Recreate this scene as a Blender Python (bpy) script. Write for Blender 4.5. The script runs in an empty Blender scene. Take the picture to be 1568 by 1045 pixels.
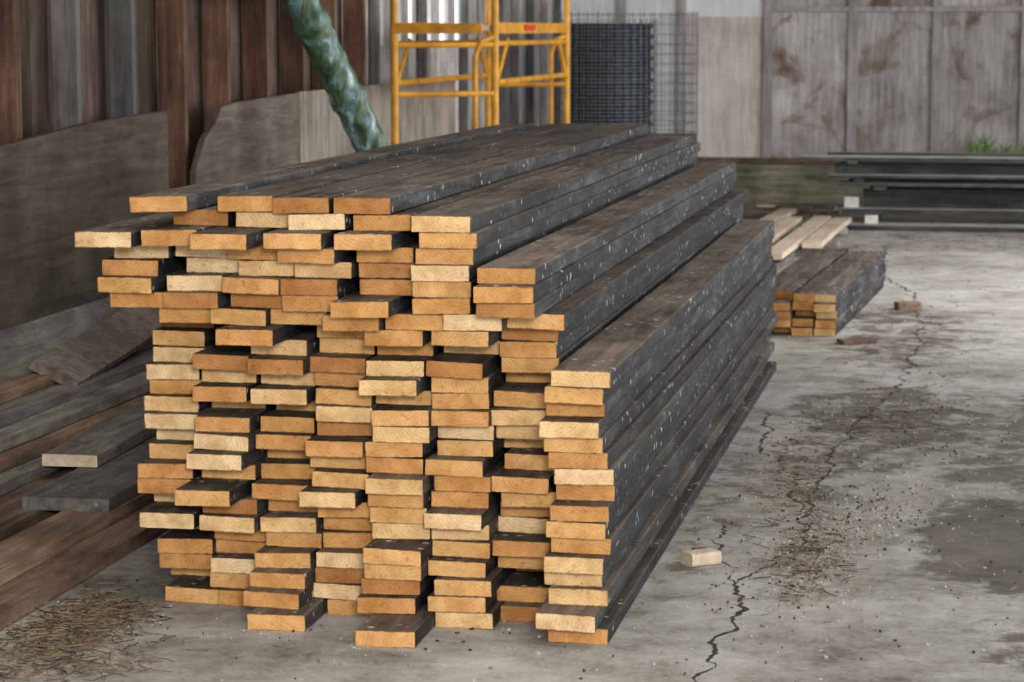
import bpy, math, random
from mathutils import Vector, Matrix, noise
R = random.Random(7)
A = math.radians(10.83)          # building / stack axis relative to view
ROT = Matrix.Rotation(-A, 4, 'Z')
scn = bpy.context.scene
scn.view_settings.view_transform = 'Standard'

# ------------------------------------------------------------ materials
def newmat(name):
    m = bpy.data.materials.new(name); m.use_nodes = True
    nt = m.node_tree; nt.nodes.clear()
    out = nt.nodes.new('ShaderNodeOutputMaterial'); b = nt.nodes.new('ShaderNodeBsdfPrincipled')
    nt.links.new(b.outputs[0], out.inputs[0])
    return m, nt, b
def N(nt, t, **kw):
    n = nt.nodes.new(t)
    for k, v in kw.items(): setattr(n, k, v)
    return n
def mth(nt, op, a, b=None, c=None, clamp=False):
    n = nt.nodes.new('ShaderNodeMath'); n.operation = op; n.use_clamp = clamp
    for i, v in enumerate((a, b, c)):
        if v is None: continue
        if isinstance(v, (int, float)): n.inputs[i].default_value = v
        else: nt.links.new(v, n.inputs[i])
    return n.outputs[0]
def ramp(nt, fac, stops, interp='LINEAR'):
    n = nt.nodes.new('ShaderNodeValToRGB'); cr = n.color_ramp; cr.interpolation = interp
    while len(cr.elements) < len(stops): cr.elements.new(0.5)
    for e, (p, c) in zip(cr.elements, stops):
        e.position = p; e.color = (*c, 1) if len(c) == 3 else c
    nt.links.new(fac, n.inputs[0]); return n.outputs[0]
def mix(nt, f, a, b, mode='MIX'):
    n = nt.nodes.new('ShaderNodeMix'); n.data_type = 'RGBA'; n.blend_type = mode
    for s, v in ((0, f), (6, a), (7, b)):
        if isinstance(v, (int, float)): n.inputs[s].default_value = v
        elif isinstance(v, tuple): n.inputs[s].default_value = (*v, 1)
        else: nt.links.new(v, n.inputs[s])
    return n.outputs[2]
def coords(nt, scale=(1, 1, 1), rnd=True):
    tc = N(nt, 'ShaderNodeTexCoord'); v = tc.outputs['Object']; r = None
    if rnd:
        at = N(nt, 'ShaderNodeAttribute', attribute_name='rnd'); r = at.outputs['Fac']
        cb = N(nt, 'ShaderNodeCombineXYZ')
        for i, k in enumerate((37.1, 91.7, 13.3)): nt.links.new(mth(nt, 'MULTIPLY', r, k), cb.inputs[i])
        ad = N(nt, 'ShaderNodeVectorMath', operation='ADD')
        nt.links.new(v, ad.inputs[0]); nt.links.new(cb.outputs[0], ad.inputs[1]); v = ad.outputs[0]
    mp = N(nt, 'ShaderNodeMapping'); mp.inputs['Scale'].default_value = scale
    nt.links.new(v, mp.inputs[0])
    return mp.outputs[0], v, r, tc.outputs['Object']
def noi(nt, vec, scale, detail=5, rough=.6, dist=0):
    n = N(nt, 'ShaderNodeTexNoise'); n.inputs['Scale'].default_value = scale
    n.inputs['Detail'].default_value = detail; n.inputs['Roughness'].default_value = rough
    n.inputs['Distortion'].default_value = dist
    nt.links.new(vec, n.inputs['Vector']); return n.outputs['Fac']
def bump(nt, b, h, strength=.3, dist=.004):
    n = N(nt, 'ShaderNodeBump'); n.inputs['Strength'].default_value = strength
    n.inputs['Distance'].default_value = dist
    nt.links.new(h, n.inputs['Height']); nt.links.new(n.outputs[0], b.inputs['Normal'])

def wood(name, stops, axis='y', rough=.75, specks=0.0, spec_col=(.6, .6, .57), knots=0.0, stain=None, var=.5, topcol=None, spec=.3):
    m, nt, b = newmat(name)
    sc = {'x': (.08, 1, 1), 'y': (1, .08, 1), 'z': (1, 1, .08)}[axis]
    v, raw, r, obj = coords(nt, sc)
    f = noi(nt, v, 30, 6, .7, .5)
    f2 = noi(nt, raw, 2.6, 6, .65)
    ff = mth(nt, 'ADD', mth(nt, 'MULTIPLY', f, .5), mth(nt, 'MULTIPLY', f2, .5))
    ff = mth(nt, 'ADD', mth(nt, 'MULTIPLY', mth(nt, 'SUBTRACT', ff, .5), 2.4), .5, clamp=True)
    col = ramp(nt, ff, stops)
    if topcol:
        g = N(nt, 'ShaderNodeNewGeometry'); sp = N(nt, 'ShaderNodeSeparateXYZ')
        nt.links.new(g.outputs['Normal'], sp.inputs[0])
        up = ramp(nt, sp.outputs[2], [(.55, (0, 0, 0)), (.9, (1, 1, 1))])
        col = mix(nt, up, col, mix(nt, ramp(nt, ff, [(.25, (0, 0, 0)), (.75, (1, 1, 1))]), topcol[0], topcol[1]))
    if knots:
        vo = N(nt, 'ShaderNodeTexVoronoi'); vo.inputs['Scale'].default_value = knots
        nt.links.new(raw, vo.inputs['Vector'])
        k = ramp(nt, mth(nt, 'ADD', vo.outputs['Distance'], mth(nt, 'MULTIPLY', mth(nt, 'SUBTRACT', f2, .5), .35)), [(.06, (1, 1, 1)), (.17, (0, 0, 0))])
        col = mix(nt, k, col, mix(nt, 1.0, col, (.35, .22, .14), 'MULTIPLY'))
    if stain:
        s = ramp(nt, noi(nt, raw, stain[1], 4, .6, .8), [(stain[2], (0, 0, 0)), (stain[2] + .12, (1, 1, 1))])
        col = mix(nt, s, col, stain[0])
    br = mth(nt, 'ADD', mth(nt, 'MULTIPLY', r, var), 1 - var / 2)
    cb = N(nt, 'ShaderNodeCombineXYZ')
    for i in range(3): nt.links.new(br, cb.inputs[i])
    col = mix(nt, 1.0, col, cb.outputs[0], 'MULTIPLY')
    if specks:
        vo = N(nt, 'ShaderNodeTexVoronoi'); vo.inputs['Scale'].default_value = 26
        nt.links.new(raw, vo.inputs['Vector'])
        big = ramp(nt, noi(nt, raw, 3.5, 3, .6), [(.48, (0, 0, 0)), (.60, (1, 1, 1))])
        nf = noi(nt, raw, 50, 3, .6)
        k = ramp(nt, mth(nt, 'ADD', vo.outputs['Distance'], mth(nt, 'MULTIPLY', nf, .6)), [(.43, (1, 1, 1)), (.51, (0, 0, 0))])
        kk = mth(nt, 'MULTIPLY', mth(nt, 'MULTIPLY', k, mth(nt, 'ADD', big, .12)), specks, clamp=True)
        col = mix(nt, kk, col, spec_col)
        mp2 = N(nt, 'ShaderNodeMapping'); mp2.inputs['Scale'].default_value = (1, .25, 1); nt.links.new(raw, mp2.inputs[0])
        sc2 = ramp(nt, noi(nt, mp2.outputs[0], 14, 5, .7, 1.0), [(.58, (0, 0, 0)), (.72, (.6, .6, .6))])
        col = mix(nt, sc2, col, (.18, .175, .165))
    nt.links.new(col, b.inputs['Base Color'])
    b.inputs['Roughness'].default_value = rough; b.inputs['Specular IOR Level'].default_value = spec
    bump(nt, b, ff, .4, .004)
    return m

def end_grain():
    m, nt, b = newmat('sawn_end_grain')
    v, raw, r, obj = coords(nt)
    base = ramp(nt, r, [(0, (.66, .34, .125)), (.12, (.79, .47, .19)), (.26, (.68, .36, .125)), (.38, (.86, .59, .29)), (.5, (.52, .25, .085)), (.58, (.76, .44, .17)), (.7, (.9, .66, .37)), (.82, (.70, .38, .14)), (.92, (.82, .55, .26)), (1, (.6, .31, .11))], 'CONSTANT')
    bl = N(nt, 'ShaderNodeAttribute', attribute_name='bl')
    mp = N(nt, 'ShaderNodeMapping'); mp.inputs['Scale'].default_value = (1, 0, 1)
    nt.links.new(bl.outputs['Vector'], mp.inputs[0])
    w = N(nt, 'ShaderNodeTexWave', wave_type='RINGS', rings_direction='Y'); w.inputs['Scale'].default_value = 34
    w.inputs['Distortion'].default_value = 1.6; w.inputs['Detail'].default_value = 2; w.inputs['Detail Scale'].default_value = .6
    nt.links.new(mp.outputs[0], w.inputs['Vector'])
    col = mix(nt, mth(nt, 'MULTIPLY', w.outputs['Fac'], .26), base, mix(nt, 1.0, base, (.74, .58, .42), 'MULTIPLY'))
    n2 = noi(nt, raw, 14, 5, .65)
    col = mix(nt, ramp(nt, n2, [(.36, (0, 0, 0)), (.64, (1, 1, 1))]), mix(nt, 1.0, col, (.74, .66, .58), 'MULTIPLY'), mix(nt, 1.0, col, (1.08, 1.1, 1.15), 'MULTIPLY'))
    n3 = noi(nt, raw, 80, 3, .65)
    col = mix(nt, ramp(nt, n3, [(.58, (0, 0, 0)), (.72, (.7, .7, .7))]), col, mix(nt, 1.0, col, (.58, .45, .34), 'MULTIPLY'))
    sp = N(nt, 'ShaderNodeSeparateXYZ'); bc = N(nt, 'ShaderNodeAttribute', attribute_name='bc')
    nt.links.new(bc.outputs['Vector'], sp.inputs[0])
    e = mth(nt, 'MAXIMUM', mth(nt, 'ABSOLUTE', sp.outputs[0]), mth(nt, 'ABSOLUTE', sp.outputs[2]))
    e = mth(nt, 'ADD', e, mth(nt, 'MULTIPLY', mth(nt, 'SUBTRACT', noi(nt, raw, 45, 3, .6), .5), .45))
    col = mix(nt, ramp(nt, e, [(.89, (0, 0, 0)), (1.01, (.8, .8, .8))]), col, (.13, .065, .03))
    nt.links.new(col, b.inputs['Base Color']); b.inputs['Roughness'].default_value = .85; b.inputs['Specular IOR Level'].default_value = .2
    bump(nt, b, n3, .4, .003)
    return m

M_end = end_grain()
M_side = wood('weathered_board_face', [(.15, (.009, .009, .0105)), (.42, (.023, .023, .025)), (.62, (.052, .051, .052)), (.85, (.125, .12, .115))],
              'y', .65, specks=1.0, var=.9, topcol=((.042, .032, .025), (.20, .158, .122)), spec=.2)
M_grey = wood('grey_plank', [(.2, (.08, .07, .06)), (.5, (.20, .18, .16)), (.85, (.38, .35, .32))], 'y', .8, var=.8, specks=.3)
M_brownp = wood('brown_plank', [(.2, (.08, .05, .034)), (.5, (.20, .13, .085)), (.85, (.38, .27, .19))], 'y', .8, var=.8)
M_pale = wood('new_plank', [(.3, (.58, .45, .31)), (.7, (.80, .67, .52))], 'y', .8, var=.2)
M_ply_dark = wood('kick_plywood', [(.2, (.058, .042, .032)), (.5, (.11, .085, .066)), (.8, (.18, .145, .117))], 'y', .85, knots=1.3, var=.5)
M_ply_mid = wood('aged_plywood', [(.3, (.18, .15, .12)), (.7, (.38, .33, .27))], 'z', .85, knots=1.3, var=.3)
M_sheath = wood('wall_sheathing', [(.3, (.042, .028, .02)), (.55, (.085, .056, .04)), (.8, (.14, .098, .072))], 'z', .85, var=.8)
M_sheath_l = wood('pale_sheathing', [(.3, (.30, .28, .26)), (.55, (.48, .46, .44)), (.8, (.66, .65, .64))], 'z', .85, var=.7)
M_stud = wood('stud_redbrown', [(.3, (.08, .042, .026)), (.55, (.16, .085, .052)), (.8, (.26, .155, .10))], 'z', .85, var=.7)
M_studg = wood('stud_grey', [(.3, (.085, .08, .077)), (.8, (.20, .195, .19))], 'z', .85, var=.4)
M_backply = wood('back_plywood', [(.2, (.25, .215, .195)), (.5, (.43, .39, .365)), (.8, (.62, .58, .55))], 'z', .85, knots=1.6,
                 stain=((.18, .12, .08), 2.2, .57), var=.35)
M_backply_w = wood('back_plywood_warm', [(.2, (.48, .42, .35)), (.5, (.68, .62, .55)), (.8, (.82, .78, .72))], 'z', .85, knots=1.2,
                 stain=((.38, .23, .13), 1.9, .57), var=.2)
M_white = wood('whitewashed_board', [(.3, (.74, .75, .76)), (.7, (.9, .91, .92))], 'z', .8, var=.15)
M_batten = wood('batten', [(.3, (.26, .24, .22)), (.8, (.50, .475, .46))], 'z', .85, var=.4)
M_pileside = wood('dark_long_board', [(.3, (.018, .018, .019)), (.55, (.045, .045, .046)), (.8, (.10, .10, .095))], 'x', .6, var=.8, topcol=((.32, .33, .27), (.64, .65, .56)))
M_moss = wood('mossy_concrete', [(.2, (.085, .095, .045)), (.5, (.22, .215, .14)), (.8, (.42, .40, .32))], 'x', .9, var=.2)
M_roof = wood('roof_boards', [(.3, (.05, .04, .033)), (.8, (.14, .12, .10))], 'x', .9, var=.5)

def plain(name, col, rough=.5, metal=0, nscale=20, amt=.3):
    m, nt, b = newmat(name)
    v, raw, r, obj = coords(nt, rnd=False)
    f = noi(nt, raw, nscale, 4, .6)
    c2 = tuple(c * (1 - amt) for c in col)
    nt.links.new(ramp(nt, f, [(.35, c2), (.65, col)]), b.inputs['Base Color'])
    b.inputs['Roughness'].default_value = rough; b.inputs['Metallic'].default_value = metal
    return m
M_yellow = plain('scaffold_paint', (.80, .37, .02), .45, 0, 9, .45)
M_red = plain('red_label', (.6, .05, .02), .5)
M_wire = plain('galvanised_wire', (.26, .28, .30), .5, .5, 30, .5)
M_core = plain('wire_bundle', (.045, .055, .07), .6, .4, 60, .8)
M_block = plain('white_block', (.75, .71, .65), .7)
M_leaf = plain('weed_leaf', (.14, .26, .06), .6)
M_straw = plain('straw', (.36, .27, .15), .8, 0, 50, .6)
M_chip = plain('pale_chips', (.56, .54, .50), .8, 0, 50, .5)
M_chipd = plain('dark_chips', (.07, .05, .035), .8, 0, 50, .6)
M_crack = plain('crack_dirt', (.05, .04, .032), .95, 0, 30, .5)

def green_mat():
    m, nt, b = newmat('green_pipe_painted_sheen')
    v, raw, r, obj = coords(nt, (1, 1, .6), rnd=False)
    f = noi(nt, v, 9, 5, .65, 1.0)
    nt.links.new(ramp(nt, f, [(.3, (.01, .026, .02)), (.42, (.025, .065, .03)), (.5, (.08, .14, .05)), (.55, (.09, .20, .20)), (.66, (.50, .58, .58))]), b.inputs['Base Color'])  # pale stops paint the tube's reflections into its green as noise patches
    b.inputs['Roughness'].default_value = .4
    bump(nt, b, f, .6, .02); return m
M_green = green_mat()

def floor_mat():
    m, nt, b = newmat('worn_concrete')
    v, raw, r, obj = coords(nt, rnd=False)
    n1 = noi(nt, raw, 1.6, 9, .7, .4); n2 = noi(nt, raw, 8, 8, .75); n3 = noi(nt, raw, 60, 4, .7)
    f = mth(nt, 'ADD', mth(nt, 'ADD', mth(nt, 'MULTIPLY', n1, .45), mth(nt, 'MULTIPLY', n2, .38)), mth(nt, 'MULTIPLY', n3, .17))
    col = ramp(nt, f, [(.38, (.15, .132, .105)), (.455, (.31, .285, .245)), (.53, (.46, .435, .395)), (.63, (.63, .61, .575))])
    damp = None
    sx = N(nt, 'ShaderNodeSeparateXYZ'); nt.links.new(obj, sx.inputs[0])
    for (l, s, rl, rs, k) in [(.09, 6.75, .22, .58, 1.5), (-.3, 8.8, .42, 1.1, .8), (-.5, 7.6, .2, .6, .5), (-.35, 11.3, .5, 1.6, .6), (.35, 8.4, .3, 1.6, .9), (.1, 5.6, .12, .3, .6), (-1.2, 9.5, .9, 1.0, .4), (-.75, 7.2, .12, 2.0, .5), (-.45, 6.3, .12, .7, .5), (.05, 7.9, .25, .4, .7)]:
        dx = mth(nt, 'DIVIDE', mth(nt, 'SUBTRACT', sx.outputs[0], l), rl)
        dy = mth(nt, 'DIVIDE', mth(nt, 'SUBTRACT', sx.outputs[1], s), rs)
        d = mth(nt, 'SQRT', mth(nt, 'ADD', mth(nt, 'MULTIPLY', dx, dx), mth(nt, 'MULTIPLY', dy, dy)))
        g = mth(nt, 'MULTIPLY', mth(nt, 'SUBTRACT', 1.5, d, clamp=True), k)
        damp = g if damp is None else mth(nt, 'MAXIMUM', damp, g)
    dn = mth(nt, 'ADD', damp, mth(nt, 'MULTIPLY', mth(nt, 'SUBTRACT', noi(nt, raw, 5.5, 9, .78, .6), .5), 3.8))
    dm = ramp(nt, dn, [(.45, (0, 0, 0)), (.78, (1, 1, 1))])
    dm = mth(nt, 'MULTIPLY', dm, mth(nt, 'MULTIPLY', damp, 1.8, clamp=True))
    col = mix(nt, mth(nt, 'MULTIPLY', dm, .9), col, mix(nt, 1.0, col, (.33, .30, .26), 'MULTIPLY'))
    g = ramp(nt, n3, [(.60, (0, 0, 0)), (.72, (.7, .7, .7))])
    col = mix(nt, g, col, (.17, .145, .12))
    nt.links.new(col, b.inputs['Base Color'])
    nt.links.new(ramp(nt, dm, [(0, (.85, .85, .85)), (1, (.65, .65, .65))]), b.inputs['Roughness'])
    b.inputs['Specular IOR Level'].default_value = .25
    bump(nt, b, f, .5, .01)
    return m
M_floor = floor_mat()

# ------------------------------------------------------------ mesh builder in (L, s, z) building frame
class MB:
    def __init__(s): s.v = []; s.f = []; s.m = []; s.r = []; s.mats = []; s.bl = []; s.bc = []
    def mi(s, m):
        if m not in s.mats: s.mats.append(m)
        return s.mats.index(m)
    def add(s, vs, fs, mat, rnd=0.5, bl=None, bc=None):
        o = len(s.v); s.v += [tuple(v) for v in vs]
        s.bl += bl or [(0, 0, 0)] * len(vs); s.bc += bc or [(0, 0, 0)] * len(vs)
        mats = mat if isinstance(mat, list) else [mat] * len(fs)
        for f, m in zip(fs, mats):
            s.f.append(tuple(i + o for i in f)); s.m.append(s.mi(m)); s.r.append(rnd)
    def finish(s, name, parent=None, smooth=False, origin=None):
        lo = [min(v[i] for v in s.v) for i in range(3)]; hi = [max(v[i] for v in s.v) for i in range(3)]
        c = Vector(((lo[0] + hi[0]) / 2, (lo[1] + hi[1]) / 2, lo[2])) if origin is None else Vector(origin)
        me = bpy.data.meshes.new(name)
        me.from_pydata([Vector(v) - c for v in s.v], [], s.f)
        for m in s.mats: me.materials.append(m)
        me.polygons.foreach_set('material_index', s.m)
        a = me.attributes.new('rnd', 'FLOAT', 'FACE'); a.data.foreach_set('value', s.r)
        for nm, dat in (('bl', s.bl), ('bc', s.bc)):
            a = me.attributes.new(nm, 'FLOAT_VECTOR', 'POINT'); a.data.foreach_set('vector', [q for v in dat for q in v])
        if smooth: me.polygons.foreach_set('use_smooth', [True] * len(s.f))
        me.update()
        ob = bpy.data.objects.new(name, me); scn.collection.objects.link(ob)
        M = Matrix.Translation(ROT @ c) @ ROT
        ob.matrix_world = M
        if parent:
            ob.parent = parent; ob.matrix_parent_inverse = parent.matrix_world.inverted()
        return ob

def prof(w, t, r=.003):
    pts = []
    for cx, cz, a0 in ((w / 2 - r, t / 2 - r, 0), (-w / 2 + r, t / 2 - r, 90), (-w / 2 + r, -t / 2 + r, 180), (w / 2 - r, -t / 2 + r, 270)):
        for k in (0, 45, 90):
            a = math.radians(a0 + k); pts.append((cx + r * math.cos(a), cz + r * math.sin(a)))
    return pts
def board(mb, p, length, w, t, side, end, axis='y', yaw=0, roll=0, pitch=0, warp=.0, rnd=None, segs=6, r=.003, endcut=0.0):
    rnd = R.random() if rnd is None else rnd
    ps = prof(w, t, r); n = len(ps)
    Rm = Matrix.Rotation(yaw, 4, 'Z') @ Matrix.Rotation(pitch, 4, 'X') @ Matrix.Rotation(roll, 4, 'Y')
    if axis == 'x': Rm = Matrix.Rotation(-math.pi / 2 + yaw, 4, 'Z') @ Matrix.Rotation(pitch, 4, 'X') @ Matrix.Rotation(roll, 4, 'Y')
    if axis == 'z': Rm = Matrix.Rotation(yaw, 4, 'Z') @ Matrix.Rotation(math.pi / 2 + pitch, 4, 'X') @ Matrix.Rotation(roll, 4, 'Y')
    b1, b2 = R.uniform(-1, 1) * warp, R.uniform(-1, 1) * warp * .6
    rx, rz = R.uniform(-.09, .09), R.choice((-1, 1)) * R.uniform(.015, .12)
    vs = []; fs = []; ms = []; bl = []; bc = []
    off = Vector((0, 0, t / 2)) if axis != 'z' else Vector((0, 0, 0))
    for i in range(segs + 1):
        u = i / segs; y = u * length
        bow = math.sin(u * math.pi) * b1; lift = math.sin(u * math.pi * 1.0) * abs(b2) * .3
        for (x, z) in ps:
            yy = y + (endcut * (x / w) if i == 0 else 0)
            vs.append(Vector(p) + off + Rm @ Vector((x + bow, yy, z + lift)))
            bl.append((x + rx, rnd * 30, z + rz)); bc.append((1 - (w / 2 - abs(x)) / .02 if x > 0 else -1 + (w / 2 - abs(x)) / .02, 0, z / (t / 2)))
    for i in range(segs):
        for k in range(n):
            a = i * n + k; b_ = i * n + (k + 1) % n
            fs.append((a, b_, b_ + n, a + n)); ms.append(side)
    def cap(base, flip):
        o = len(vs)
        for cx in (-w / 2 + .02, w / 2 - .02):
            u = 0 if base == 0 else 1; yy = u * length + (endcut * (cx / w) if u == 0 else 0)
            vs.append(Vector(p) + off + Rm @ Vector((cx, yy, 0))); bl.append((cx + rx, rnd * 30, rz)); bc.append((0, 0, 0))
        Lc, Rc = o, o + 1
        for k in range(12):
            k2 = (k + 1) % 12
            if k == 2: t_ = (base + k, base + k2, Lc, Rc)
            elif k == 8: t_ = (base + k, base + k2, Rc, Lc)
            elif 3 <= k <= 7: t_ = (base + k, base + k2, Lc)
            else: t_ = (base + k, base + k2, Rc)
            fs.append(tuple(reversed(t_)) if flip else t_); ms.append(end)
    if end is M_end:
        cap(0, False); cap(segs * n, True)
    else:
        fs.append(tuple(range(n))); ms.append(end)
        fs.append(tuple(reversed(range(segs * n, segs * n + n)))); ms.append(end)
    mb.add(vs, fs, ms, rnd, bl, bc)
def box(mb, lo, hi, mat, rnd=.5):
    (x0, y0, z0), (x1, y1, z1) = lo, hi
    vs = [(x0, y0, z0), (x1, y0, z0), (x1, y1, z0), (x0, y1, z0), (x0, y0, z1), (x1, y0, z1), (x1, y1, z1), (x0, y1, z1)]
    mb.add(vs, [(0, 3, 2, 1), (4, 5, 6, 7), (0, 1, 5, 4), (1, 2, 6, 5), (2, 3, 7, 6), (3, 0, 4, 7)], mat, rnd)
def tube(mb, pts, rad, mat, n=8, rnd=.5, caps=True):
    pts = [Vector(p) for p in pts]; vs = []; fs = []
    rads = rad if isinstance(rad, list) else [rad] * len(pts)
    for i, p in enumerate(pts):
        d = (pts[min(i + 1, len(pts) - 1)] - pts[max(i - 1, 0)]).normalized()
        u = d.orthogonal().normalized() if i == 0 else (u - d * u.dot(d)).normalized()
        w = d.cross(u)
        for k in range(n):
            a = 2 * math.pi * k / n; vs.append(p + (u * math.cos(a) + w * math.sin(a)) * rads[i])
    for i in range(len(pts) - 1):
        for k in range(n):
            a = i * n + k; b_ = i * n + (k + 1) % n; fs.append((a, b_, b_ + n, a + n))
    if caps: fs += [tuple(reversed(range(n))), tuple(range((len(pts) - 1) * n, len(pts) * n))]
    mb.add(vs, fs, mat, rnd)
def fixn(ob):
    import bmesh
    bm = bmesh.new(); bm.from_mesh(ob.data); bmesh.ops.recalc_face_normals(bm, faces=bm.faces); bm.to_mesh(ob.data); bm.free()

# ------------------------------------------------------------ main lumber stack
st = MB(); W = .1395; GAP = .1415
hm = {}
def rest(l0, l1):
    a, b_ = l0 + .018, l1 - .018
    z = 0.0; i = int(math.floor(a * 200))
    while i <= int(math.floor(b_ * 200)):
        z = max(z, hm.get(i, 0)); i += 1
    return z
def put(l, s, w=W):
    t = R.uniform(.0374, .0390)
    z = rest(l, l + w)
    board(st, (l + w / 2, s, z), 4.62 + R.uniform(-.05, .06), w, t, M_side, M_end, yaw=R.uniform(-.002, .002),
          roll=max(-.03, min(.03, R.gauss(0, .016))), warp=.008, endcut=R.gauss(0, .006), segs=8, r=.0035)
    for i in range(int(math.floor((l + .002) * 200)), int(math.floor((l + w - .002) * 200)) + 1): hm[i] = z + t + .0004
base_s = {1: 5.66, 2: 5.60, 3: 5.58, 4: 5.58, 5: 5.56, 6: 5.56, 7: 5.62, 8: 5.46}
spec = {
    (3, 0): (-.006, -.17), (3, 1): (-.0, -.12), (3, 2): (.01, -.10), (5, 0): (-.0, -.28), (5, 1): (-.035, -.18), (5, 2): (-.02, -.08), (5, 3): (.0, -.10),
    (5, 4): (.0, -.09), (2, 7): (-.035, -.12), (2, 9): (-.02, -.10), (1, 8): (-.02, -.04), (6, 0): (0, -.04), (6, 1): (0, -.05), (6, 2): (-.01, -.05), (6, 3): (-.012, -.07),
    (6, 9): (-.03, -.07), (7, 8): (-.02, -.06), (8, 0): (.0, -.06), (8, 1): (-.02, -.06), (8, 2): (-.01, -.05), (8, 3): (-.01, -.05), (8, 10): (.0, -.03), (4, 7): (-.02, -.06),
    (7, 2): (0, .03), (4, 9): (-.01, -.03), (5, 10): (-.02, -.03), (3, 10): (-.01, -.05), (1, 5): (0, -.03), (4, 12): (0, -.03), (6, 15): (0, -.03),
    (3, 17): (-.05, -.14), (5, 17): (0, -.04), (7, 14): (0, .04)}
nl = {1: 18, 2: 17, 3: 17, 4: 18, 5: 18, 6: 18, 7: 18, 8: 16}
for k in range(18):
    nxt = 9
    for c in range(8, 0, -1):
        if k >= nl[c] and not (c, k) in spec: continue
        right = -.812 - (8 - c) * GAP
        l = right - W - .0020 * k - min(k, 7) / 7 * .042 * (8 - c) / 7 + R.gauss(0, .006 if k > 1 else .002) + (.008 * math.sin(k * .8 + c) if k > 1 else 0)
        s = base_s[c] + .006 * k + R.gauss(0, .03) + (.08 if R.random() < .13 else 0)
        if (c, k) in spec: l += spec[(c, k)][0]; s += spec[(c, k)][1]
        l = min(l, nxt - W - .001); nxt = l
        put(l, s)
def LX(x): return -1.308 + (x - 632) * .00160
rows = [
    [(232, .05), (319, -.02), (407, .05), (500, .0), (590, .0), (678, .0), (766, .04)],
    [(160, .0), (247, .0), (345, .0), (434, .0), (523, -.12), (633, -.02), (735, -.05)],
    [(148, .0), (250, -.03), (343, .0), (432, .0), (545, .03), (633, -.02), (735, -.06)],
    [(150, .0), (268, .08), (360, -.02), (449, .02), (540, .04), (632, -.03), (733, -.06)],
    [(160, .04), (255, .06), (343, .0), (432, .0), (540, .03), (636, -.01)],
    [(132, -.10), (228, -.06), (318, -.10), (421, -.06), (522, -.06), (643, .01)],
    [(250, .05), (353, .05), (442, .03), (538, .02), (632, -.04)],
    [(207, -.02), (328, .0), (418, .0), (510, -.02)]]
for row in rows:
    prev = -9
    for e in row:
        l = max(LX(e[0]), prev + .001)
        put(l, 5.60 + e[1] + R.gauss(0, .02)); prev = l + W
stack = st.finish('lumber_stack'); fixn(stack)

# ------------------------------------------------------------ floor / ceiling
fl = MB(); box(fl, (-3.9, -3, -.15), (7, 22, 0), M_floor)
floor = fl.finish('floor', origin=(0, 0, 0))
rf = MB(); x = -3.9
while x < 7:
    box(rf, (x, -1.0, 3.62), (min(x + .28, 7), 21, 3.65), M_roof, R.random()); x += .285
for k in range(18): box(rf, (-3.5, -.9 + 1.2 * k, 3.42), (7, -.86 + 1.2 * k, 3.618), M_roof, R.random())
rf.finish('ceiling')
def strip(mb, pts, w0, mat, z=.0012):
    P = []
    for (a, b_) in zip(pts, pts[1:]):
        n = max(2, int(math.dist(a, b_) / .012))
        for i in range(n):
            t = i / n; P.append((a[0] + (b_[0] - a[0]) * t, a[1] + (b_[1] - a[1]) * t))
    P.append(pts[-1]); vs = []; fs = []
    for i, (x, y) in enumerate(P):
        j = noise.noise(Vector((x * 9, y * 9, 3))) * .04 + noise.noise(Vector((x * 45, y * 45, 9))) * .014
        w = w0 * max(.2, .4 + 1.2 * noise.noise(Vector((x * 12, y * 12, 20))) + .4 * R.random())
        vs += [(x + j - w, y + j * .5, z), (x + j + w, y + j * .5 + .002, z)]
        if i: fs.append((2 * i - 2, 2 * i - 1, 2 * i + 1, 2 * i))
    mb.add(vs, fs, mat)
ck = MB()
strip(ck, [(-.56, 5.0), (-.564, 5.23), (-.578, 5.48), (-.536, 5.73), (-.581, 6.1), (-.501, 6.41), (-.452, 6.63), (-.495, 7.07), (-.552, 7.63), (-.71, 8.14), (-.74, 8.9)], .006, M_crack)
strip(ck, [(-.48, 6.95), (-.453, 8.19), (-.40, 8.8), (-.307, 9.55), (-.248, 11.18), (-.331, 13.1), (-.545, 14.1), (-.6, 16)], .007, M_crack)
strip(ck, [(-.581, 6.1), (-.66, 6.35), (-.7, 6.9)], .004, M_crack)
strip(ck, [(-.25, 11.2), (.1, 11.5), (.6, 11.7)], .004, M_crack)
ck.finish('floor_crack', parent=floor)

# ------------------------------------------------------------ left wall
lw = MB()
s = -1.0; i = 0
while s < 20.2:
    w = R.uniform(.17, .28); pale = s > 13.1
    if 13.4 < s < 16.2 and i % 2 == 0:
        box(lw, (-3.50, s, 0), (-3.475, s + w - .004, 1.30), M_sheath_l, R.random())
    else:
        box(lw, (-3.50, s, 0), (-3.475, s + w - .004, 3.6), M_sheath_l if pale else M_sheath, R.random())
    s += w; i += 1
wall_left = lw.finish('wall_left')
sd = MB()
for k in range(-14, 20):
    ss = 8.2 + .62 * k
    if 13.5 < ss < 16.2 and k % 2 == 0: continue
    g = k in (1, 2) or (k > 8 and k % 2)
    m = M_studg if g else (M_sheath_l if k > 10 else M_stud)
    board(sd, (-3.40 if ss < 13.5 else -3.44, ss, 0), 3.6, .045, (.12 if not g else .10) if ss < 13.5 else .05, m, m, axis='z', yaw=math.pi / 2, segs=3, rnd=R.random(), warp=.01)
for (a, b_, z) in ((10.0, 11.4, 1.55), (3, 8, 2.3), (8, 20, 2.75)):
    box(sd, (-3.335, a, z), (-3.30, b_, z + .13), M_studg, R.random())
sd.finish('trim_1', parent=None)
kp = MB()
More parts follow.
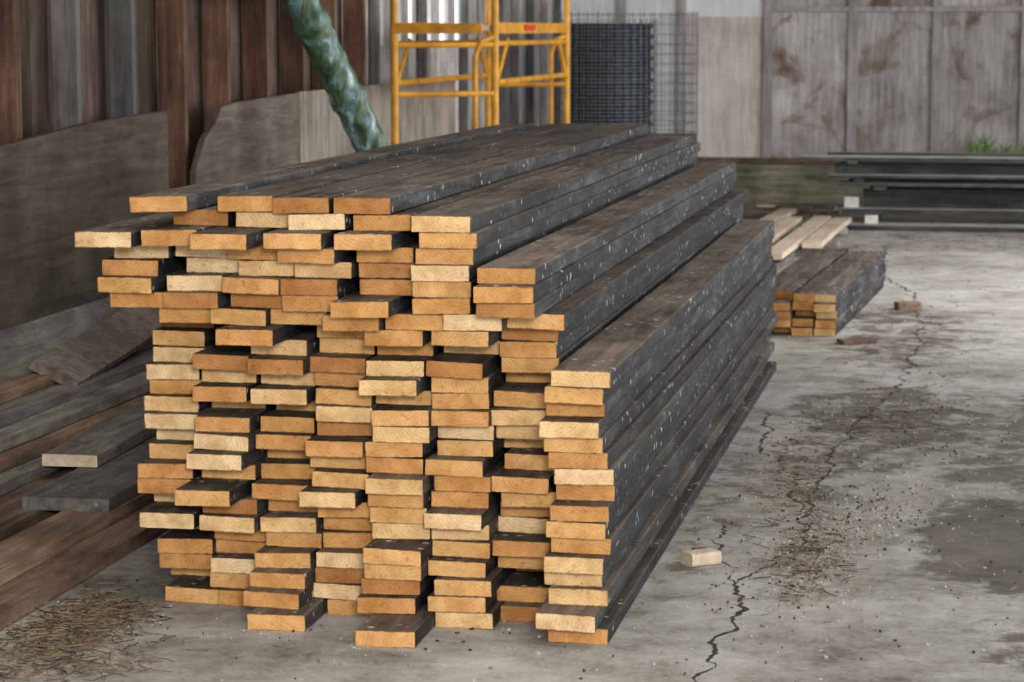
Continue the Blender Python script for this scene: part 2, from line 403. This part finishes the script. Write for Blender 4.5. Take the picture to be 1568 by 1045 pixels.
def poly(mb, pts, x0, x1, mat, rnd):
    n = len(pts); vs = [(x0, a, b_) for a, b_ in pts] + [(x1, a, b_) for a, b_ in pts]
    fs = [tuple(range(n)), tuple(reversed(range(n, 2 * n)))] + [(i, (i + 1) % n, (i + 1) % n + n, i + n) for i in range(n)]
    mb.add(vs, fs, mat, rnd)
box(kp, (-3.30, 0, 0), (-3.275, 5.8, .97), M_ply_dark, .3)
poly(kp, [(5.81, 0), (9.62, 0), (9.62, 1.068), (8.7, 1.05), (8.0, 1.01), (7.2, .98), (5.81, .97)], -3.30, -3.275, M_ply_dark, .45)
poly(kp, [(9.95, 0), (11.6, 0), (11.6, 1.09), (10.6, 1.075), (10.35, 1.06), (10.25, .99), (10.1, .93), (9.97, .8)], -3.30, -3.275, M_ply_dark, .98)
box(kp, (-3.30, 11.61, 0), (-3.275, 15.2, 1.095), M_ply_mid, .4)
k_ = kp.finish('baseboard_left'); fixn(k_)

# ------------------------------------------------------------ back wall
bw = MB()
SB = 20.3
xs = [-3.5, -2.45, -1.74, -1.05, -.375, .33, .99, 1.65, 2.3, 3.0, 3.7, 4.4, 5.1, 5.8, 7.0]
for i, (a, b_) in enumerate(zip(xs, xs[1:])):
    mt = M_white if i == 0 else (M_backply_w if i == 1 else M_backply)
    ztop = 1.5 if i < 2 else 1.55
    box(bw, (a, SB, 0), (b_ - .004, SB + .03, ztop), mt, [.3, .6, .9, .35, .15, .05, .5, .8][i % 8])
    if i < 2: box(bw, (a, SB - .005, ztop), (b_ - .004, SB + .03, 3.6), M_white, .5)
    else: box(bw, (a, SB, ztop + .006), (b_ - .004, SB + .03, 3.6), M_backply, R.random())
bw.finish('wall_back')
bt = MB()
for x in xs[1:-1] + [-2.95]:
    board(bt, (x, SB - .025, .3), 3.3, .075, .045, M_batten, M_batten, axis='z', segs=2, rnd=R.random())
box(bt, (-1.7, SB - .05, 1.54), (6.5, SB - .002, 1.58), M_batten, .6)
box(bt, (-3.3, SB - .05, .30), (6.5, SB - .002, .345), M_brownp, .3)
bt.finish('trim_2')
cb = MB()
n = 80; vs = []; fs = []
for i in range(n + 1):
    x = -3.25 + 9.7 * i / n; q = lambda k: noise.noise(Vector((x * 3, k, 0))) * .012
    vs += [(x, 19.9 + q(1), 0), (x, 19.91 + q(2), .27 + q(3)), (x, 19.94 + q(2), .295 + q(4)), (x, SB - .01, .297), (x, SB - .01, 0)]
    if i:
        for k in range(4):
            a = (i - 1) * 5 + k; fs.append((a, a + 1, a + 6, a + 5))
cb.add(vs, fs, M_moss); curb = cb.finish('concrete_curb'); fixn(curb)

# ------------------------------------------------------------ left lumber pile
lp = MB()
def lb(L, s0, z, ln, w, t, side, end=None, yaw=0, pitch=0, roll=0, rnd=None):
    board(lp, (L, s0, z), ln, w, t, side, end or side, yaw=math.radians(yaw), pitch=math.radians(pitch), roll=math.radians(roll), warp=.015, segs=6, rnd=rnd)
for L, s0, m in ((-2.30, 4.4, M_brownp), (-2.46, 4.6, M_brownp), (-2.62, 4.2, M_grey), (-2.78, 4.5, M_brownp), (-2.94, 4.3, M_grey), (-3.10, 4.5, M_grey)):
    lb(L, s0, .0, 5.2 + R.uniform(-.4, .4), .14, .038, m, yaw=R.uniform(-.6, .6))
lb(-2.42, 4.9, .039, 4.9, .14, .038, M_brownp, yaw=-.5, rnd=.9)
lb(-2.60, 5.1, .039, 4.7, .14, .038, M_brownp, yaw=.6, rnd=.3)
for L, s0, m in ((-2.77, 4.5, M_brownp), (-2.93, 4.6, M_grey), (-3.1, 4.5, M_brownp)):
    lb(L, s0, .039, 4.8, .15, .038, m, yaw=R.uniform(-1, 1))
lb(-2.46, 6.30, .078, 4.0, .25, .036, M_grey, yaw=2.0, rnd=.25)
lb(-2.80, 4.9, .078, 4.8, .14, .038, M_grey, yaw=-.8, rnd=.7)
lb(-2.97, 4.5, .078, 5.0, .14, .038, M_brownp, yaw=.4, rnd=.6)
lb(-3.13, 4.6, .078, 5.0, .14, .038, M_grey, yaw=-.2, rnd=.4)
lb(-2.62, 6.75, .117, 3.4, .17, .036, M_grey, M_pale, yaw=1.8, rnd=.75)
lb(-2.92, 5.0, .117, 4.8, .16, .036, M_brownp, yaw=-2.2, rnd=.9)
lb(-3.10, 4.6, .117, 5.0, .15, .036, M_grey, yaw=.3, rnd=.3)
lb(-2.93, 5.6, .155, 4.2, .15, .036, M_grey, yaw=-1.2, rnd=.95)
lb(-3.12, 4.6, .155, 5, .15, .036, M_brownp, rnd=.4)
lb(-3.02, 5.2, .193, 4.6, .17, .034, M_grey, yaw=-.8, rnd=.5)
lb(-3.12, 4.8, .229, 5, .16, .034, M_brownp, yaw=-.5, rnd=.85)
lb(-3.17, 4.6, .265, 5.2, .14, .036, M_grey, M_brownp, yaw=.1, rnd=.9)
lb(-3.155, 6.9, .305, 3.6, .17, .025, M_grey, yaw=.1, roll=55, rnd=.6)
lb(-3.0, 7.6, .245, 1.7, .17, .028, M_ply_mid, yaw=3, pitch=4, roll=25, rnd=.2)
o = lp.finish('scrap_lumber_pile'); fixn(o)

# ------------------------------------------------------------ green pipe
gp = MB()
p0 = Vector((-2.42, 11.2, .05)); p1 = Vector((-3.13, 10.75, 1.74)); pts = []; rr = []
nn = 90
for i in range(nn + 1):
    u = i / nn; pts.append(p0.lerp(p1, u)); r_ = .077 + .0025 * math.sin(i * 1.3) + .003 * noise.noise(Vector((i * .3, 0, 0)))
    if i % 18 in (0, 1, 2): r_ = .086
    rr.append(r_)
tube(gp, pts, rr, M_green, 28)
o = gp.finish('green_pipe', smooth=True); fixn(o)

# ------------------------------------------------------------ scaffold
sc = MB(); rt = .021
a0 = (-3.10, 12.85); a1 = (-2.62, 13.2); b0 = (-3.08, 15.3); b1 = (-2.61, 15.5)
for (l, s_) in (a0, a1, b0, b1):
    tube(sc, [(l, s_, .06), (l, s_, 1.95)], rt, M_yellow, 12)
    tube(sc, [(l - .02, s_, .06), (l + .02, s_, .06)], .06, M_core, 16)
def bar(p, q, z0, z1=None, r=rt * .8): tube(sc, [(*p, z0), (*q, z0 if z1 is None else z1)], r, M_yellow, 10)
for p, q in ((a0, a1), (b0, b1)):
    for z in (.35, .7, 1.05, 1.315, 1.88): bar(p, q, z)
    u = .8; m_ = (p[0] + (q[0] - p[0]) * u, p[1] + (q[1] - p[1]) * u)
    tube(sc, [(*m_, .7), (*m_, 1.25), (m_[0] + .03, m_[1], 1.33), (*q, 1.36)], rt * .75, M_yellow, 8)
for p, q in ((a0, b0), (a1, b1)):
    bar(p, q, 1.11); bar(p, q, .45); bar(p, q, 1.32, r=.015)
    box(sc, (p[0] - .015, p[1], 1.375), (p[0] + .012, q[1], 1.435), M_yellow)
    bar((p[0], p[1]), (p[0], p[1] + .35), 1.08, 1.34, .014)
    bar((q[0], q[1]), (q[0], q[1] - .35), 1.08, 1.34, .014)
box(sc, (a0[0], a0[1] - .02, 1.375), (a1[0], a0[1] + .012, 1.43), M_yellow)
box(sc, (a0[0] + .0, a0[1] + .1, 1.39), (a1[0] - .02, b0[1] - .1, 1.42), M_ply_mid)
box(sc, (a1[0] + .013, 14.0, 1.39), (a1[0] + .017, 14.35, 1.425), M_red)
o = sc.finish('scaffold_tower'); fixn(o)

# ------------------------------------------------------------ wire rolls
def wire_roll(name, c, rad, h, core, wires, dz, n_v, z0=0):
    w = MB(); cx, cy = c
    if core:
        nz = 90; na = 40; vs = []; fs = []
        for i in range(nz + 1):
            z = z0 + .01 + (h - .03) * i / nz
            for k in range(na):
                a = 2 * math.pi * k / na
                r_ = rad * .93 + .016 * math.sin(z * 2 * math.pi / .078) + .008 * noise.noise(Vector((a * 5, z * 12, 1)))
                vs.append((cx + r_ * math.cos(a), cy + r_ * math.sin(a), z))
            if i:
                for k in range(na):
                    a = (i - 1) * na + k; b_ = (i - 1) * na + (k + 1) % na; fs.append((a, b_, b_ + na, a + na))
        fs.append(tuple(range(nz * na, nz * na + na))); w.add(vs, fs, M_core)
    for r_ in wires:
        z = z0 + .008
        while z <= z0 + h:
            q = [(cx + (r_ + .012 * noise.noise(Vector((math.cos(a_ * .26) * 2, math.sin(a_ * .26) * 2, z * 4)))) * math.cos(a_ * 2 * math.pi / 24), cy + r_ * math.sin(a_ * 2 * math.pi / 24), z) for a_ in range(25)]
            tube(w, q, .0022, M_wire, 4, caps=False); z += dz
        for k in range(n_v):
            a = 2 * math.pi * k / n_v + r_ * 7
            tube(w, [(cx + r_ * math.cos(a), cy + r_ * math.sin(a), z0), (cx + (r_ + .005) * math.cos(a), cy + r_ * math.sin(a), z0 + h * .5), (cx + r_ * math.cos(a), cy + r_ * math.sin(a), z0 + h + .01)], .0022, M_wire, 4, caps=False)
    return w.finish(name)
wire_roll('wire_fence_roll', (-2.64, 17.5), .33, 1.46, True, [.33, .345], .026, 36)
wire_roll('wire_fence_roll', (-2.70, 18.75), .55, 1.52, False, [.55, .52], .075, 40)

# ------------------------------------------------------------ small stack of 2x4
ss_ = MB(); yaw = math.radians(-3.4)
for k in range(5):
    for c in range(4):
        l = -.685 - c * .102 + R.gauss(0, .003); s0 = 11.2 + R.gauss(0, .03) + (.12 if R.random() < .2 else 0) + .005 * c
        board(ss_, (l, s0, k * .0385), 2.25 + R.uniform(-.05, .05), .098, .0375, M_side, M_end, yaw=yaw, roll=R.gauss(0, .01), warp=.004, segs=5)
o = ss_.finish('short_lumber_stack'); fixn(o)

pp = MB()
for (l, s0, ln, z, m, yw) in ((-1.50, 15.2, 2.8, .06, M_pale, -2.5), (-1.36, 14.2, 3.0, .06, M_pale, -1.5), (-1.19, 14.3, 3.0, .06, M_pale, -2), (-1.01, 15.1, 2.1, .06, M_pale, -2), (-1.40, 13.6, 1.6, 0, M_grey, -3), (-1.25, 13.6, 1.5, 0, M_grey, -3), (-1.55, 13.6, 2.3, 0, M_grey, -3)):
    board(pp, (l, s0, z), ln, .12, .035, m, M_pale, yaw=math.radians(yw), warp=.008)
for s_ in (15.7, 16.7): board(pp, (-1.5, s_, 0.02), .62, .06, .04, M_grey, M_pale, axis='x')
o = pp.finish('spare_planks'); fixn(o)
oc = MB()
for i in range(26):
    l = R.uniform(-2.1, -1.55); s_ = R.uniform(18.2, 19.5)
    board(oc, (l, s_, R.choice((0, 0, .02))), R.uniform(.2, .6), R.uniform(.05, .1), .02, R.choice((M_pale, M_grey, M_brownp, M_grey)), M_pale, yaw=R.uniform(-1.8, -.9), segs=1)
o = oc.finish('wood_offcuts'); fixn(o)

# ------------------------------------------------------------ long board pile in front of the back wall
bp = MB(); DS = .35
def xb(x0, s_, z, w, t, side=M_pileside, end=M_pale, yaw=0): board(bp, (x0, s_ + DS, z), 4.2 - x0 * .2, w, t, side, end, axis='x', yaw=math.radians(yaw), segs=4, rnd=R.random(), warp=.006)
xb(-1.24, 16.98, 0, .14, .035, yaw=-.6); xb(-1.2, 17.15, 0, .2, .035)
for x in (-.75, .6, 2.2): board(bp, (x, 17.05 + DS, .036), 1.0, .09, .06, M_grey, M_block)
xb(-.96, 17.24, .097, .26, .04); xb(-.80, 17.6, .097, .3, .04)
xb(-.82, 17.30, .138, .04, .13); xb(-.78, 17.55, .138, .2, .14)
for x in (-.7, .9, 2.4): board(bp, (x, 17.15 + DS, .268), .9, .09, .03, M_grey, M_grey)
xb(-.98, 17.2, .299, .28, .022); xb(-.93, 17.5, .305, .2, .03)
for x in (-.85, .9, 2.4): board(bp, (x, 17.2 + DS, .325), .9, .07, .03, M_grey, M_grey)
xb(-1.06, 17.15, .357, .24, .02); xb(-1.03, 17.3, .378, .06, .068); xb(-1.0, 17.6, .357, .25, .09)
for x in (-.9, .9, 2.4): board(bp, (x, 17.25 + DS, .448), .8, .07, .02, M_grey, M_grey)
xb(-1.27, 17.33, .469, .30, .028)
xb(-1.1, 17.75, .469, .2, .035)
board(bp, (-.90, 17.22 + DS, .138), .2, .10, .075, M_block, M_block, r=.006, segs=1)
o = bp.finish('long_board_pile'); fixn(o)

# weeds
wd = MB()
for cx, nb, hh in ((0.0, 34, .30), (-.35, 18, .16), (.25, 22, .24)):
    for i in range(nb):
        a = R.uniform(0, 6.28); h_ = hh * R.uniform(.3, 1); b0_ = Vector((cx + R.uniform(-.08, .08), 20.10 + R.uniform(-.06, .06), .31)); d = Vector((math.cos(a), math.sin(a) * .4, 0))
        p = [b0_, b0_ + d * .03 + Vector((0, 0, h_ * .6)), b0_ + d * .12 + Vector((0, 0, h_))]
        w_ = Vector((.008, .003, 0))
        wd.add([p[0] - w_ * .3, p[0] + w_ * .3, p[1] + w_, p[1] - w_, p[2]], [(0, 1, 2, 3), (3, 2, 4)], M_leaf)
wd.finish('weed_clump', parent=curb)

# ------------------------------------------------------------ debris (lies on the floor)
def blocked(x, y): return (-2.08 < x < -.80 and 5.62 < y < 10.4) or x < -2.2
def chips(name, zones, mats, smin, smax, asp=(1, 1)):
    d = MB()
    for (l, s_, rl, rs, cnt) in zones:
        for i in range(cnt):
            x = R.gauss(l, rl * .5); y = R.gauss(s_, rs * .5)
            if blocked(x, y): continue
            a = R.uniform(0, 6.28); w = R.uniform(smin, smax) * R.choice((.6, .8, 1)); h = w * R.uniform(*asp); z = R.uniform(.001, .004)
            c, s2 = math.cos(a) * w / 2, math.sin(a) * w / 2; e, g = -math.sin(a) * h / 2, math.cos(a) * h / 2
            vs = [(x - c - e, y - s2 - g, .0005), (x + c - e, y + s2 - g, .0005), (x + c + e * .6, y + s2 + g * .6, .0005), (x - c * .7 + e, y - s2 * .7 + g, .0005)]
            vs += [(vx, vy, z + .001 * j) for j, (vx, vy, _) in enumerate(vs)]
            d.add(vs, [(4, 5, 6, 7), (0, 1, 5, 4), (1, 2, 6, 5), (2, 3, 7, 6), (3, 0, 4, 7)], R.choice(mats), R.random())
    return d.finish(name, parent=floor)
def strands(name, zones, mats, smin, smax, th=.0011):
    d = MB()
    for (l, s_, rl, rs, cnt) in zones:
        for i in range(cnt):
            x = R.gauss(l, rl * .5); y = R.gauss(s_, rs * .5)
            if blocked(x, y): continue
            a = R.uniform(0, 6.28); ln = R.uniform(smin, smax); cv = R.uniform(-.9, .9); z = R.uniform(.001, .008); z2 = R.uniform(.001, .010)
            p = [Vector((x, y, z))]
            for k in range(3):
                p.append(p[-1] + Vector((math.cos(a), math.sin(a), 0)) * ln / 3); a += cv / 3; p[-1].z = z + (z2 - z) * (k + 1) / 3
            tube(d, p, th * R.uniform(.6, 1.3), R.choice(mats), 3, R.random(), caps=False)
    return d.finish(name, parent=floor)
chips('floor_debris', [(-.42, 6.4, .12, .6, 500), (-.3, 7.05, .2, .45, 350), (-.25, 8.6, .35, 1.5, 400), (-.4, 6.1, .8, 2.5, 350), (-.1, 9, 1.2, 6, 500), (-.6, 7.8, .1, 1.6, 250), (-.3, 13, .9, 4, 250), (-1.3, 5.35, .8, .3, 100), (-2.05, 5.4, .15, .3, 250)],
      [M_chip, M_chip, M_chipd, M_straw], .003, .010, (.5, 1))
strands('straw_litter', [(-2.07, 5.42, .12, .28, 1300), (-2.0, 5.05, .22, .25, 500), (-.55, 7.6, .12, .9, 300), (-.3, 8.8, .3, .8, 300), (-.42, 6.4, .12, .5, 250), (-1.2, 16.0, 1, 1.2, 300), (-.2, 16.4, 1.2, .8, 500)], [M_straw, M_straw, M_chipd, M_brownp], .02, .075)
ch = MB(); board(ch, (-.735, 6.28, 0), .09, .06, .035, M_pale, M_pale, yaw=-.9, segs=2, r=.008)
board(ch, (-.70, 6.38, 0), .05, .04, .02, M_brownp, M_pale, yaw=.4, segs=1); board(ch, (-.40, 12.35, 0), .12, .07, .04, M_brownp, M_brownp, yaw=-1.2, segs=1)
board(ch, (-.60, 10.95, 0), .16, .08, .02, M_brownp, M_brownp, yaw=-1.1, segs=1)
o = ch.finish('wood_chunks'); fixn(o)

# ------------------------------------------------------------ camera
cam = bpy.data.cameras.new('camera'); co = bpy.data.objects.new('camera', cam); scn.collection.objects.link(co)
co.location = (0, 0, 1.4); co.rotation_euler = (math.radians(90 - 7.27), 0, 0)
cam.sensor_width = 36; cam.lens = 86.1; cam.dof.use_dof = True; cam.dof.focus_distance = 6.0; cam.dof.aperture_fstop = 8
scn.camera = co

# ------------------------------------------------------------ light
w = bpy.data.worlds.new('world'); scn.world = w; w.use_nodes = True
bg = w.node_tree.nodes['Background']; bg.inputs[0].default_value = (.95, .97, 1.0, 1); bg.inputs[1].default_value = 2.5
def area(name, loc, tgt, size, power, col):
    l = bpy.data.lights.new(name, 'AREA'); l.shape = 'RECTANGLE'; l.size, l.size_y = size; l.energy = power; l.color = col
    o = bpy.data.objects.new(name, l); scn.collection.objects.link(o); o.location = loc
    o.rotation_euler = (Vector(tgt) - Vector(loc)).to_track_quat('-Z', 'Y').to_euler(); return o
area('flash_light', (.5, -1.2, 2.2), (0, 6, .5), (.8, .6), 215, (1, .96, .90))
area('daylight_fill_lamp', (3.5, 13, 3.3), (1.5, 14, 0), (5, 9), 500, (.99, .98, 1))  # added lamp under the closed ceiling, stands in for daylight from the right
area('pile_fill_lamp', (-.5, 6.5, 3.3), (-1.2, 7.5, 0), (3, 6), 80, (1, .97, .93))  # added unseen fill that brightens the scrap pile and board tops
print('LAYERS top', max(hm.values()))
